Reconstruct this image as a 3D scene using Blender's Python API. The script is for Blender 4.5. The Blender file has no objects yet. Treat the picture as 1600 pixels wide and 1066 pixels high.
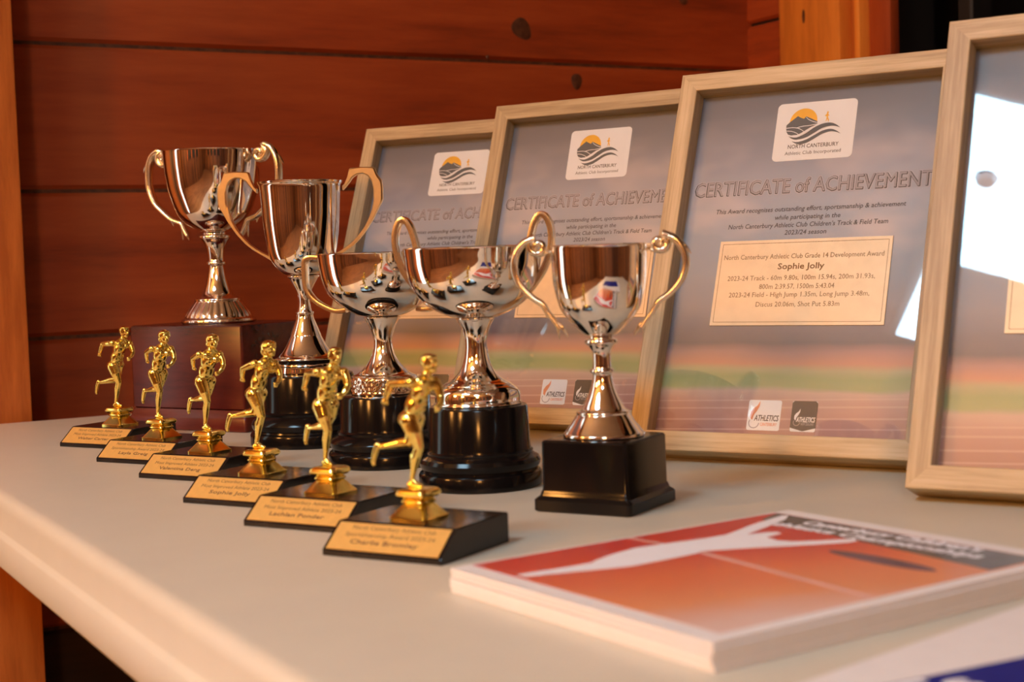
import bpy, bmesh, math, random
from mathutils import Vector, Matrix, noise
random.seed(7)
R = math.radians
S = bpy.context.scene
COL = S.collection
PI = math.pi

# ------------------------------------------------------------------ camera
TT = 0.74                      # table top height
TH = R(29.5)                   # camera heading, clockwise from the plank wall's normal
CT, ST = math.cos(TH), math.sin(TH)
CAMZ = TT + 0.16254
def room(x, y):                # camera-aligned ground coordinates -> room coordinates
    return (x*CT + y*ST, -x*ST + y*CT)
pit, rol = 0.0563942, -0.0329112
fw = Vector((0, math.cos(pit), -math.sin(pit)))
rt = Vector((1, 0, 0))
up = Vector((0, math.sin(pit), math.cos(pit)))
rt2 = rt*math.cos(rol) + up*math.sin(rol)
up2 = -rt*math.sin(rol) + up*math.cos(rol)
Rz = Matrix.Rotation(-TH, 3, 'Z')
cm = Matrix((Rz @ rt2, Rz @ up2, Rz @ (-fw))).transposed().to_4x4()
cm.translation = (0, 0, CAMZ)
cam = bpy.data.cameras.new('camera')
cam.sensor_width = 36; cam.lens = 36*2330.13/1600
cam.clip_start = 0.02; cam.clip_end = 60
cam.dof.use_dof = True; cam.dof.focus_distance = 1.26; cam.dof.aperture_fstop = 9.5
camo = bpy.data.objects.new('camera', cam); COL.objects.link(camo)
camo.matrix_world = cm
S.camera = camo

# ------------------------------------------------------------------ world, lights' strengths, exposure
world = bpy.data.worlds.new('world'); S.world = world; world.use_nodes = True
world.node_tree.nodes['Background'].inputs[0].default_value = (0.55, 0.75, 1.0, 1)
world.node_tree.nodes['Background'].inputs[1].default_value = 0.3
S.view_settings.view_transform = 'Standard'; S.view_settings.look = 'None'
S.view_settings.exposure = 0.27; S.view_settings.gamma = 1.0
S.view_settings.use_curve_mapping = False
PANEL_COL, PANEL_L = (0.52, 0.80, 1.0), 26.0     # cool ceiling light panel
WARM_COL, WARM_L = (1.0, 0.41, 0.09), 95.0      # warm pendant globes
DAY_COL, DAY_L = (0.85, 1.0, 0.97), 2.2          # daylight behind the glazed door
S.cycles.use_denoising = True
S.cycles.max_bounces = 10; S.cycles.glossy_bounces = 6; S.cycles.diffuse_bounces = 4
S.cycles.transparent_max_bounces = 12
S.cycles.sample_clamp_indirect = 6.0
S.cycles.caustics_reflective = False; S.cycles.caustics_refractive = False

# ------------------------------------------------------------------ materials
MATS = {}
def nmat(name):
    m = bpy.data.materials.new(name); m.use_nodes = True
    nt = m.node_tree
    MATS[name] = m
    return m, nt, nt.nodes['Principled BSDF']
def setp(b, col=None, rough=None, metal=None, coat=None, spec=None):
    if col is not None: b.inputs['Base Color'].default_value = (*col, 1)
    if rough is not None: b.inputs['Roughness'].default_value = rough
    if metal is not None: b.inputs['Metallic'].default_value = metal
    if coat is not None: b.inputs['Coat Weight'].default_value = coat; b.inputs['Coat Roughness'].default_value = 0.05
    if spec is not None: b.inputs['Specular IOR Level'].default_value = spec
def node(nt, t, **kw):
    n = nt.nodes.new(t)
    for k, v in kw.items():
        if k.startswith('i_'): n.inputs[int(k[2:])].default_value = v
        else: setattr(n, k, v)
    return n
def ramp(nt, stops, interp='LINEAR'):
    r = nt.nodes.new('ShaderNodeValToRGB'); r.color_ramp.interpolation = interp
    e = r.color_ramp.elements
    while len(e) > 1: e.remove(e[-1])
    e[0].position = stops[0][0]; e[0].color = (*stops[0][1], 1)
    for p, c in stops[1:]:
        x = e.new(p); x.color = (*c, 1)
    return r
def plain(name, col, rough=0.5, metal=0.0, coat=0.0, var=0.08, scale=60, bump=0.0, spec=None):
    """a plain surface with faint procedural variation of tone"""
    m, nt, b = nmat(name); setp(b, col, rough, metal, coat, spec)
    tc = node(nt, 'ShaderNodeTexCoord'); n = node(nt, 'ShaderNodeTexNoise'); n.inputs['Scale'].default_value = scale
    n.inputs['Detail'].default_value = 4
    nt.links.new(tc.outputs['Object'], n.inputs['Vector'])
    d = tuple(max(0, c*(1-var)) for c in col); l = tuple(min(1, c*(1+var)) for c in col)
    r = ramp(nt, [(0.3, d), (0.7, l)])
    nt.links.new(n.outputs['Fac'], r.inputs[0]); nt.links.new(r.outputs[0], b.inputs['Base Color'])
    if bump:
        bp = node(nt, 'ShaderNodeBump'); bp.inputs['Strength'].default_value = bump; bp.inputs['Distance'].default_value = 0.001
        nt.links.new(n.outputs['Fac'], bp.inputs['Height']); nt.links.new(bp.outputs[0], b.inputs['Normal'])
    return m
def wood(name, dark, mid, light, rough, axis, stretch=14, scale=9, bump=0.15, coat=0.0, ring=2.2):
    """long-grained timber; the grain runs along the object's own axis"""
    m, nt, b = nmat(name); setp(b, mid, rough, 0, coat)
    tc = node(nt, 'ShaderNodeTexCoord'); oi = node(nt, 'ShaderNodeObjectInfo')
    mp = node(nt, 'ShaderNodeMapping')
    sc = [scale]*3; sc[axis] = scale/stretch
    mp.inputs['Scale'].default_value = sc
    off = node(nt, 'ShaderNodeVectorMath', operation='SCALE'); off.inputs[3].default_value = 37.0
    cx = node(nt, 'ShaderNodeCombineXYZ')
    for k in range(3): nt.links.new(oi.outputs['Random'], cx.inputs[k])
    nt.links.new(cx.outputs[0], off.inputs[0])
    nt.links.new(tc.outputs['Object'], mp.inputs['Vector'])
    ad = node(nt, 'ShaderNodeVectorMath', operation='ADD')
    nt.links.new(mp.outputs[0], ad.inputs[0]); nt.links.new(off.outputs[0], ad.inputs[1])
    n1 = node(nt, 'ShaderNodeTexNoise'); n1.inputs['Scale'].default_value = 1.0; n1.inputs['Detail'].default_value = 2
    nt.links.new(ad.outputs[0], n1.inputs['Vector'])
    mu = node(nt, 'ShaderNodeMath', operation='MULTIPLY'); mu.inputs[1].default_value = ring*10
    nt.links.new(n1.outputs['Fac'], mu.inputs[0])
    sn = node(nt, 'ShaderNodeMath', operation='SINE'); nt.links.new(mu.outputs[0], sn.inputs[0])
    n2 = node(nt, 'ShaderNodeTexNoise'); n2.inputs['Scale'].default_value = 7.0; n2.inputs['Detail'].default_value = 6; n2.inputs['Roughness'].default_value = 0.65
    nt.links.new(ad.outputs[0], n2.inputs['Vector'])
    ma = node(nt, 'ShaderNodeMath', operation='MULTIPLY_ADD'); ma.inputs[1].default_value = 0.17
    nt.links.new(sn.outputs[0], ma.inputs[0]); nt.links.new(n2.outputs['Fac'], ma.inputs[2])
    r = ramp(nt, [(0.25, dark), (0.5, mid), (0.78, light)])
    nt.links.new(ma.outputs[0], r.inputs[0])
    hs = node(nt, 'ShaderNodeHueSaturation')
    mr = node(nt, 'ShaderNodeMapRange'); mr.inputs[3].default_value = 0.86; mr.inputs[4].default_value = 1.12
    nt.links.new(oi.outputs['Random'], mr.inputs[0]); nt.links.new(mr.outputs[0], hs.inputs['Value'])
    nt.links.new(r.outputs[0], hs.inputs['Color']); nt.links.new(hs.outputs[0], b.inputs['Base Color'])
    bp = node(nt, 'ShaderNodeBump'); bp.inputs['Strength'].default_value = bump; bp.inputs['Distance'].default_value = 0.0008
    nt.links.new(ma.outputs[0], bp.inputs['Height']); nt.links.new(bp.outputs[0], b.inputs['Normal'])
    return m
def emit(name, col, strength):
    m, nt, b = nmat(name); nt.nodes.remove(b)
    e = node(nt, 'ShaderNodeEmission'); e.inputs[0].default_value = (*col, 1); e.inputs[1].default_value = strength
    nt.links.new(e.outputs[0], nt.nodes['Material Output'].inputs[0]); return m
def metal(name, col, rough, bump=0.0, scale=200, var=0.04):
    return plain(name, col, rough, 1.0, 0, var, scale, bump)

M_PLANK = wood('stained_pine', (0.20, 0.032, 0.006), (0.33, 0.054, 0.010), (0.41, 0.078, 0.016), 0.5, 0, 9, 9, 0.12, 0.0, 1.5)
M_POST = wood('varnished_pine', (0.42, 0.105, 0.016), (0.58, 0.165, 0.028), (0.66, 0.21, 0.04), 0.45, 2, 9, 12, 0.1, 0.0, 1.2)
M_TRIM = wood('golden_pine', (0.58, 0.19, 0.025), (0.74, 0.26, 0.035), (0.82, 0.32, 0.05), 0.45, 2, 9, 12, 0.1, 0.0, 1.2)
M_ASH = wood('pale_ash', (0.39, 0.285, 0.15), (0.54, 0.415, 0.23), (0.62, 0.50, 0.31), 0.45, 0, 22, 55, 0.3, 0.0, 1.0)
M_PLANKV = wood('stained_pine_upright', (0.20, 0.032, 0.006), (0.33, 0.054, 0.010), (0.41, 0.078, 0.016), 0.5, 2, 9, 9, 0.12, 0.0, 1.5)
M_LOWER = wood('shaded_lower_board', (0.018, 0.007, 0.004), (0.03, 0.011, 0.006), (0.04, 0.015, 0.008), 0.6, 0, 9, 9, 0.1)  # shadow below the table, put into the colour of the lower planks
M_KNOT = plain('knot_wood', (0.085, 0.03, 0.012), 0.5, var=0.5, scale=120)
M_TABLE = plain('table_plastic', (0.62, 0.58, 0.465), 0.40, var=0.02, scale=25, bump=0.02)
M_SILVER = metal('polished_silver', (0.90, 0.84, 0.77), 0.055)
M_SILVERH = metal('silver_hammered', (0.92, 0.84, 0.74), 0.10)
M_SATIN = metal('satin_gold', (0.96, 0.74, 0.40), 0.30)
M_CHAMP = metal('champagne_metal', (0.92, 0.82, 0.64), 0.22)
M_GOLD = metal('gold_plating', (1.0, 0.76, 0.20), 0.16)
M_BLACK = plain('black_lacquer', (0.006, 0.005, 0.005), 0.14, coat=0.0, var=0.1, spec=0.22)
M_MARBLE = plain('black_marble', (0.012, 0.009, 0.008), 0.16, coat=0.0, var=0.6, scale=90, spec=0.35)
M_RED = wood('mahogany_lacquer', (0.045, 0.006, 0.004), (0.080, 0.009, 0.006), (0.105, 0.013, 0.008), 0.26, 0, 7, 20, 0.02, 0.0, 1.2)
M_PLAQUE = plain('brass_plaque', (0.80, 0.50, 0.14), 0.42, 0.4, var=0.05, scale=200)
M_PLATE = plain('brushed_gold_plate', (0.76, 0.57, 0.37), 0.45, 0.3, var=0.05, scale=80)
M_ENGR = plain('engraving', (0.20, 0.10, 0.035), 0.6)
M_INK = plain('dark_ink', (0.055, 0.05, 0.055), 0.6)
M_INKB = plain('body_ink', (0.05, 0.05, 0.06), 0.6)
M_TITLE = plain('title_grey', (0.36, 0.35, 0.40), 0.6)
M_HALO = plain('title_halo', (0.48, 0.47, 0.54), 0.6)
M_CARD = plain('white_print', (0.86, 0.88, 0.92), 0.55, var=0.02)
M_SUN = plain('sun_print', (0.90, 0.48, 0.02), 0.55)
M_SLATE = plain('slate_print', (0.085, 0.10, 0.12), 0.55)
M_FLAME = plain('flame_print', (0.78, 0.28, 0.14), 0.55)
M_BADGE = plain('black_print', (0.03, 0.032, 0.04), 0.5)
M_PAPER = plain('paper', (0.80, 0.78, 0.76), 0.6, var=0.02)
M_LINE = plain('pink_line', (0.72, 0.42, 0.36), 0.4)
M_BAND = plain('band_print', (0.10, 0.085, 0.075), 0.35, var=0.3)
M_NAVYS = plain('navy_smudge', (0.10, 0.045, 0.085), 0.35, var=0.3)
M_BLUE = plain('blue_cover', (0.010, 0.014, 0.19), 0.6, var=0.3, scale=12, spec=0.15)
M_WALLROOM = wood('dark_timber_wall', (0.012, 0.006, 0.004), (0.10, 0.038, 0.014), (0.26, 0.11, 0.04), 0.5, 2, 30, 5, 0.1, 0.0, 3.0)
M_CEIL = plain('ceiling_paint', (0.50, 0.49, 0.47), 0.7, var=0.03, scale=4)
M_FLOOR = wood('floor_board', (0.10, 0.05, 0.025), (0.17, 0.085, 0.04), (0.22, 0.12, 0.06), 0.35, 1, 9, 6, 0.05)
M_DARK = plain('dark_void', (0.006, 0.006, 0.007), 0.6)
M_STEEL = plain('grey_tube', (0.25, 0.25, 0.26), 0.35, 0.8)
M_WHITEM = plain('white_enamel', (0.7, 0.7, 0.7), 0.4)
M_BACKB = plain('backing_board', (0.09, 0.07, 0.05), 0.8)
M_PANEL = emit('light_diffuser', PANEL_COL, PANEL_L)
M_GLOBE = emit('lit_globe', WARM_COL, WARM_L)
M_DAY = emit('daylit_glazing', DAY_COL, DAY_L)

def glass_mat():
    m, nt, b = nmat('picture_glass'); nt.nodes.remove(b)
    lw = node(nt, 'ShaderNodeLayerWeight'); lw.inputs[0].default_value = 0.5
    p5 = node(nt, 'ShaderNodeMath', operation='POWER'); p5.inputs[1].default_value = 5.0
    # Facing output with blend 0.5 is 1-cos; Schlick for one of the two surfaces of the pane
    nt.links.new(lw.outputs['Facing'], p5.inputs[0])
    ma = node(nt, 'ShaderNodeMath', operation='MULTIPLY_ADD'); ma.inputs[1].default_value = 0.955; ma.inputs[2].default_value = 0.045
    nt.links.new(p5.outputs[0], ma.inputs[0])
    tr = node(nt, 'ShaderNodeBsdfTransparent'); tr.inputs[0].default_value = (0.98, 0.99, 0.985, 1)
    gl = node(nt, 'ShaderNodeBsdfGlossy'); gl.inputs['Roughness'].default_value = 0.012
    # tiny pits and dust on the pane
    tc = node(nt, 'ShaderNodeTexCoord'); no = node(nt, 'ShaderNodeTexNoise'); no.inputs['Scale'].default_value = 18
    nt.links.new(tc.outputs['Object'], no.inputs['Vector'])
    mx = node(nt, 'ShaderNodeMixShader')
    nt.links.new(ma.outputs[0], mx.inputs[0]); nt.links.new(tr.outputs[0], mx.inputs[1]); nt.links.new(gl.outputs[0], mx.inputs[2])
    nt.links.new(mx.outputs[0], nt.nodes['Material Output'].inputs[0]); return m
M_GLASS = glass_mat()

def cert_mat():
    """the printed picture on the certificates: evening sky over a running track"""
    m, nt, b = nmat('certificate_print'); setp(b, (0.5, 0.5, 0.5), 0.4)
    L = nt.links.new
    tc = node(nt, 'ShaderNodeTexCoord'); sp = node(nt, 'ShaderNodeSeparateXYZ'); L(tc.outputs['Object'], sp.inputs[0])
    no = node(nt, 'ShaderNodeTexNoise'); no.inputs['Scale'].default_value = 22; no.inputs['Detail'].default_value = 3
    mpn = node(nt, 'ShaderNodeMapping'); mpn.inputs['Scale'].default_value = (0.6, 1.6, 1)
    L(tc.outputs['Object'], mpn.inputs[0]); L(mpn.outputs[0], no.inputs['Vector'])
    # v = y/0.291 + small ragged noise
    v = node(nt, 'ShaderNodeMath', operation='MULTIPLY'); v.inputs[1].default_value = 1/0.291; L(sp.outputs[1], v.inputs[0])
    vn = node(nt, 'ShaderNodeMath', operation='MULTIPLY_ADD'); vn.inputs[1].default_value = 0.03
    sub = node(nt, 'ShaderNodeMath', operation='SUBTRACT'); sub.inputs[1].default_value = 0.5; L(no.outputs['Fac'], sub.inputs[0])
    L(sub.outputs[0], vn.inputs[0]); L(v.outputs[0], vn.inputs[2])
    r = ramp(nt, [(0.0, (0.33, 0.165, 0.16)), (0.055, (0.42, 0.23, 0.21)), (0.10, (0.50, 0.31, 0.26)), (0.125, (0.57, 0.41, 0.34)),
                  (0.14, (0.35, 0.40, 0.18)), (0.165, (0.31, 0.38, 0.16)), (0.185, (0.44, 0.41, 0.22)),
                  (0.205, (0.58, 0.28, 0.18)), (0.235, (0.42, 0.23, 0.21)), (0.26, (0.155, 0.125, 0.145)), (0.30, (0.20, 0.175, 0.20)),
                  (0.36, (0.28, 0.27, 0.31)), (0.46, (0.27, 0.32, 0.41)), (0.60, (0.32, 0.38, 0.49)), (0.70, (0.37, 0.40, 0.50)),
                  (0.82, (0.25, 0.265, 0.335)), (0.93, (0.17, 0.175, 0.215)), (1.0, (0.14, 0.14, 0.17))])
    L(vn.outputs[0], r.inputs[0])
    # clouds: soft peach light across the middle of the sky
    mpc = node(nt, 'ShaderNodeMapping'); mpc.inputs['Rotation'].default_value = (0, 0, R(28)); mpc.inputs['Scale'].default_value = (5.5, 11, 1)
    mpc.inputs['Location'].default_value = (0.31, 0.17, 0)
    L(tc.outputs['Object'], mpc.inputs[0])
    cn = node(nt, 'ShaderNodeTexNoise'); cn.inputs['Scale'].default_value = 1.3; cn.inputs['Detail'].default_value = 3; L(mpc.outputs[0], cn.inputs['Vector'])
    cr = ramp(nt, [(0.47, (0, 0, 0)), (0.68, (1, 1, 1))]); L(cn.outputs['Fac'], cr.inputs[0])
    band = ramp(nt, [(0.42, (0, 0, 0)), (0.60, (1, 1, 1)), (0.78, (0.7, 0.7, 0.7)), (0.93, (0, 0, 0))]); L(v.outputs[0], band.inputs[0])
    mk = node(nt, 'ShaderNodeMath', operation='MULTIPLY'); L(cr.outputs[0], mk.inputs[0]); L(band.outputs[0], mk.inputs[1])
    mk2 = node(nt, 'ShaderNodeMath', operation='MULTIPLY'); mk2.inputs[1].default_value = 0.85; L(mk.outputs[0], mk2.inputs[0])
    mx = node(nt, 'ShaderNodeMixRGB'); mx.inputs[2].default_value = (0.74, 0.61, 0.58, 1)
    L(mk2.outputs[0], mx.inputs[0]); L(r.outputs[0], mx.inputs[1])
    # pale lane lines on the track
    tilt = node(nt, 'ShaderNodeMath', operation='MULTIPLY_ADD'); tilt.inputs[1].default_value = -0.030; L(sp.outputs[0], tilt.inputs[0]); L(sp.outputs[1], tilt.inputs[2])
    prev = mx.outputs[0]
    for yy, w in ((0.0045, 0.0006), (0.0125, 0.0007), (0.0215, 0.0007), (0.0275, 0.0006)):
        cp = node(nt, 'ShaderNodeMath', operation='COMPARE'); cp.inputs[1].default_value = yy; cp.inputs[2].default_value = w
        L(tilt.outputs[0], cp.inputs[0])
        k = node(nt, 'ShaderNodeMath', operation='MULTIPLY'); k.inputs[1].default_value = 0.45; L(cp.outputs[0], k.inputs[0])
        x2 = node(nt, 'ShaderNodeMixRGB'); x2.inputs[2].default_value = (0.66, 0.47, 0.41, 1)
        L(k.outputs[0], x2.inputs[0]); L(prev, x2.inputs[1]); prev = x2.outputs[0]
    L(prev, b.inputs['Base Color'])
    return m
M_CERT = cert_mat()

def cover_mat():
    m, nt, b = nmat('red_cover_print_sheen'); setp(b, (0.6, 0.1, 0.05), 0.32, spec=0.4)
    L = nt.links.new
    tc = node(nt, 'ShaderNodeTexCoord'); sp = node(nt, 'ShaderNodeSeparateXYZ'); L(tc.outputs['Object'], sp.inputs[0])
    no = node(nt, 'ShaderNodeTexNoise'); no.inputs['Scale'].default_value = 14; no.inputs['Detail'].default_value = 3; L(tc.outputs['Object'], no.inputs['Vector'])
    a = node(nt, 'ShaderNodeMath', operation='MULTIPLY_ADD'); a.inputs[1].default_value = 1/0.187; L(sp.outputs[1], a.inputs[0])
    nn = node(nt, 'ShaderNodeMath', operation='MULTIPLY_ADD'); nn.inputs[1].default_value = 0.35; nn.inputs[2].default_value = -0.17; L(no.outputs['Fac'], nn.inputs[0])
    L(nn.outputs[0], a.inputs[2])
    xs = node(nt, 'ShaderNodeMath', operation='MULTIPLY_ADD'); xs.inputs[1].default_value = 1.9; L(sp.outputs[0], xs.inputs[0]); L(a.outputs[0], xs.inputs[2])
    # y runs near edge (0) to far edge; the pale near end is painted reflection
    r = ramp(nt, [(0.06, (0.72, 0.50, 0.42)), (0.30, (0.74, 0.27, 0.11)), (0.58, (0.72, 0.15, 0.045)), (0.80, (0.62, 0.050, 0.022)), (1.25, (0.55, 0.022, 0.012))])
    L(xs.outputs[0], r.inputs[0]); L(r.outputs[0], b.inputs['Base Color'])
    return m
M_COVER = cover_mat()

# ------------------------------------------------------------------ object helpers
def mesh_obj(name, verts, faces, mat, parent=None, smooth=False, angle=None):
    me = bpy.data.meshes.new(name); me.from_pydata([tuple(v) for v in verts], [], faces); me.update()
    return link_mesh(name, me, mat, parent, smooth, angle)
def link_mesh(name, me, mat, parent=None, smooth=False, angle=None):
    if not me.materials: me.materials.append(mat)
    if smooth:
        me.polygons.foreach_set('use_smooth', [True]*len(me.polygons))
        if angle: me.set_sharp_from_angle(angle=R(angle))
    o = bpy.data.objects.new(name, me); COL.objects.link(o)
    if parent: o.parent = parent
    return o
def bm_obj(name, bm, mat, parent=None, smooth=False, angle=None):
    bmesh.ops.recalc_face_normals(bm, faces=bm.faces)
    me = bpy.data.meshes.new(name); bm.to_mesh(me); bm.free()
    return link_mesh(name, me, mat, parent, smooth, angle)
def thing(name, label, cat, loc=(0, 0, 0), rotz=0.0, group=None):
    o = bpy.data.objects.new(name, None); COL.objects.link(o)
    o.empty_display_size = 0.02
    o.location = loc; o.rotation_euler = (0, 0, rotz)
    return tag(o, label, cat, group)
def tag(o, label, cat, group=None):
    o['label'] = label; o['category'] = cat
    if group: o['group'] = group
    return o
def struct(o, label=None):
    o['kind'] = 'structure'
    if label: o['label'] = label
    return o
def box_bm(x0, x1, y0, y1, z0, z1, bev=0.0, seg=1, bm=None):
    bm = bm or bmesh.new()
    r = bmesh.ops.create_cube(bm, size=1.0)
    for v in r['verts']:
        v.co = Vector((x0+(v.co.x+.5)*(x1-x0), y0+(v.co.y+.5)*(y1-y0), z0+(v.co.z+.5)*(z1-z0)))
    if bev:
        es = list({e for v in r['verts'] for e in v.link_edges})
        bmesh.ops.bevel(bm, geom=es, offset=bev, segments=seg, affect='EDGES', profile=0.5)
    return bm
def box(name, x0, x1, y0, y1, z0, z1, mat, parent=None, bev=0.0, seg=1):
    return bm_obj(name, box_bm(x0, x1, y0, y1, z0, z1, bev, seg), mat, parent, smooth=bev > 0, angle=35)
def lathe(name, prof, mat, parent=None, seg=96, mod=None, angle=40, cap=True):
    """prof: (radius, z) from bottom to top"""
    V, F = [], []
    n = len(prof)
    for i, (r, z) in enumerate(prof):
        for k in range(seg):
            a = 2*PI*k/seg
            rr = r*(mod(a, z) if mod else 1.0)
            V.append((rr*math.cos(a), rr*math.sin(a), z))
    for i in range(n-1):
        for k in range(seg):
            k2 = (k+1) % seg
            F.append((i*seg+k, i*seg+k2, (i+1)*seg+k2, (i+1)*seg+k))
    if cap:
        if prof[0][0] > 1e-6: F.append(tuple(range(seg-1, -1, -1)))
        if prof[-1][0] > 1e-6: F.append(tuple((n-1)*seg+k for k in range(seg)))
    return mesh_obj(name, V, F, mat, parent, True, angle)
def spline(pts, n):
    """Catmull-Rom through pts (tuples of any length)"""
    out = []
    P = [pts[0]] + list(pts) + [pts[-1]]
    for i in range(1, len(P)-2):
        for k in range(n):
            t = k/n
            out.append(tuple(0.5*((2*b) + (c-a)*t + (2*a-5*b+4*c-d)*t*t + (-a+3*b-3*c+d)*t**3)
                             for a, b, c, d in zip(P[i-1], P[i], P[i+1], P[i+2])))
    out.append(tuple(pts[-1]))
    return out
def rect_stack(name, w, d, prof, mat, parent=None, rc=0.002, cs=4, angle=30):
    """stack of rounded rectangles: prof (inset, z); w,d outer size; centred"""
    V, F = [], []
    def ring(ins, z):
        hw, hd = w/2-ins, d/2-ins
        r = max(0.0003, min(rc, hw*.9, hd*.9))
        pts = []
        for cx, cy, a0 in ((hw-r, hd-r, 0), (-hw+r, hd-r, 90), (-hw+r, -hd+r, 180), (hw-r, -hd+r, 270)):
            for k in range(cs+1):
                a = R(a0+90*k/cs); pts.append((cx+r*math.cos(a), cy+r*math.sin(a), z))
        return pts
    m = 4*(cs+1)
    for ins, z in prof: V += ring(ins, z)
    for i in range(len(prof)-1):
        for k in range(m):
            k2 = (k+1) % m
            F.append((i*m+k, i*m+k2, (i+1)*m+k2, (i+1)*m+k))
    F.append(tuple(range(m-1, -1, -1))); F.append(tuple((len(prof)-1)*m+k for k in range(m)))
    return mesh_obj(name, V, F, mat, parent, True, angle)
def sweep(name, path, mat, parent=None, seg=12, side=Vector((0, 1, 0)), square=False):
    """path: list of (Vector point, half in-plane thickness, half lateral width); the path lies in the plane normal to side"""
    V, F = [], []
    n = len(path)
    for i, (p, a, b) in enumerate(path):
        t = (path[min(i+1, n-1)][0]-path[max(i-1, 0)][0]).normalized()
        nrm = side.cross(t).normalized()
        for k in range(seg):
            th = 2*PI*k/seg
            c, s = math.cos(th), math.sin(th)
            if square:
                q = max(abs(c), abs(s))**0.75; c, s = c/q, s/q
            V.append(p+nrm*(a*c)+side*(b*s))
    for i in range(n-1):
        for k in range(seg):
            k2 = (k+1) % seg
            F.append((i*seg+k, i*seg+k2, (i+1)*seg+k2, (i+1)*seg+k))
    F.append(tuple(range(seg-1, -1, -1))); F.append(tuple((n-1)*seg+k for k in range(seg)))
    o = mesh_obj(name, V, F, mat, parent, True, 50)
    bm = bmesh.new(); bm.from_mesh(o.data); bmesh.ops.recalc_face_normals(bm, faces=bm.faces); bm.to_mesh(o.data); bm.free()
    return o
def poly(name, pts, z, mat, parent=None, th=0.00008):
    """thin printed shape in the parent's XY plane (ink film of real thickness)"""
    n = len(pts)
    V = [(x, y, z) for x, y in pts]+[(x, y, z+th) for x, y in pts]
    F = [tuple(range(n, 2*n))]+[(i, (i+1) % n, n+(i+1) % n, n+i) for i in range(n)]
    bm = bmesh.new(); vs = [bm.verts.new(v) for v in V]
    for f in F: bm.faces.new([vs[i] for i in f])
    bmesh.ops.recalc_face_normals(bm, faces=bm.faces)
    bmesh.ops.triangulate(bm, faces=[f for f in bm.faces if len(f.verts) > 4])
    # make sure the printed side faces up
    for f in bm.faces:
        if abs(f.normal.z) > 0.5 and f.normal.z < 0: f.normal_flip()
    return bm_plain(name, bm, mat, parent)
def bm_plain(name, bm, mat, parent):
    me = bpy.data.meshes.new(name); bm.to_mesh(me); bm.free()
    return link_mesh(name, me, mat, parent)
def rrect(x0, x1, y0, y1, r, n=5):
    out = []
    for cx, cy, a0 in ((x1-r, y1-r, 0), (x0+r, y1-r, 90), (x0+r, y0+r, 180), (x1-r, y0+r, 270)):
        for k in range(n+1):
            a = R(a0+90*k/n); out.append((cx+r*math.cos(a), cy+r*math.sin(a)))
    return out
_cap = {}
def text_raw(s, offset=0.0, res=2):
    cu = bpy.data.curves.new('lettering', 'FONT'); cu.body = s; cu.size = 1.0; cu.resolution_u = res; cu.offset = offset
    o = bpy.data.objects.new('lettering', cu); COL.objects.link(o)
    dg = bpy.context.evaluated_depsgraph_get(); dg.update()
    me = bpy.data.meshes.new_from_object(o.evaluated_get(dg))
    bpy.data.objects.remove(o); bpy.data.curves.remove(cu)
    return me
def text(name, s, x0, x1, y, cap, z, mat, parent, offset=0.0, shear=0.0, res=2):
    """lettering from x0 to x1 on baseline y with the given capital height"""
    if 'H' not in _cap:
        h = text_raw('H'); _cap['H'] = max(v.co.y for v in h.vertices); bpy.data.meshes.remove(h)
    me = text_raw(s, 0.0, res)
    xs = [v.co.x for v in me.vertices]; a, b = min(xs), max(xs)
    kx = (x1-x0)/(b-a); ky = cap/_cap['H']
    for v in me.vertices:
        yy = v.co.y*ky
        v.co = Vector((x0+(v.co.x-a)*kx+yy*shear, y+yy, z))
    if offset > 0:                       # heavier strokes: the same letters struck several times, slightly shifted
        d = offset*ky
        n = 8 if offset > 0.02 else 4
        V = [tuple(v.co) for v in me.vertices]; F = [tuple(p.vertices) for p in me.polygons]; nv = len(V)
        VV, FF = list(V), list(F)
        for k in range(n):
            t = 2*PI*(k+.5)/n
            VV += [(vx+d*math.cos(t), vy+d*math.sin(t), vz-6e-6*(k+1)) for vx, vy, vz in V]; FF += [tuple(q+nv*(k+1) for q in f) for f in F]
        me2 = bpy.data.meshes.new(name); me2.from_pydata(VV, [], FF); me2.update(); bpy.data.meshes.remove(me); me = me2
    me.materials.clear()
    return link_mesh(name, me, mat, parent)

# ------------------------------------------------------------------ room shell
YW, XC, XL, YS = 1.79, 1.4375, -3.0, -3.4
ZC = TT+1.70
t = box('floor', XL-.1, XC+.1, YS-.1, YW+.1, -0.08, 0.0, M_FLOOR); struct(t)
t = box('ceiling', XL-.1, XC+.1, YS-.1, YW+.1, ZC, ZC+.08, M_CEIL); struct(t)
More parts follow.
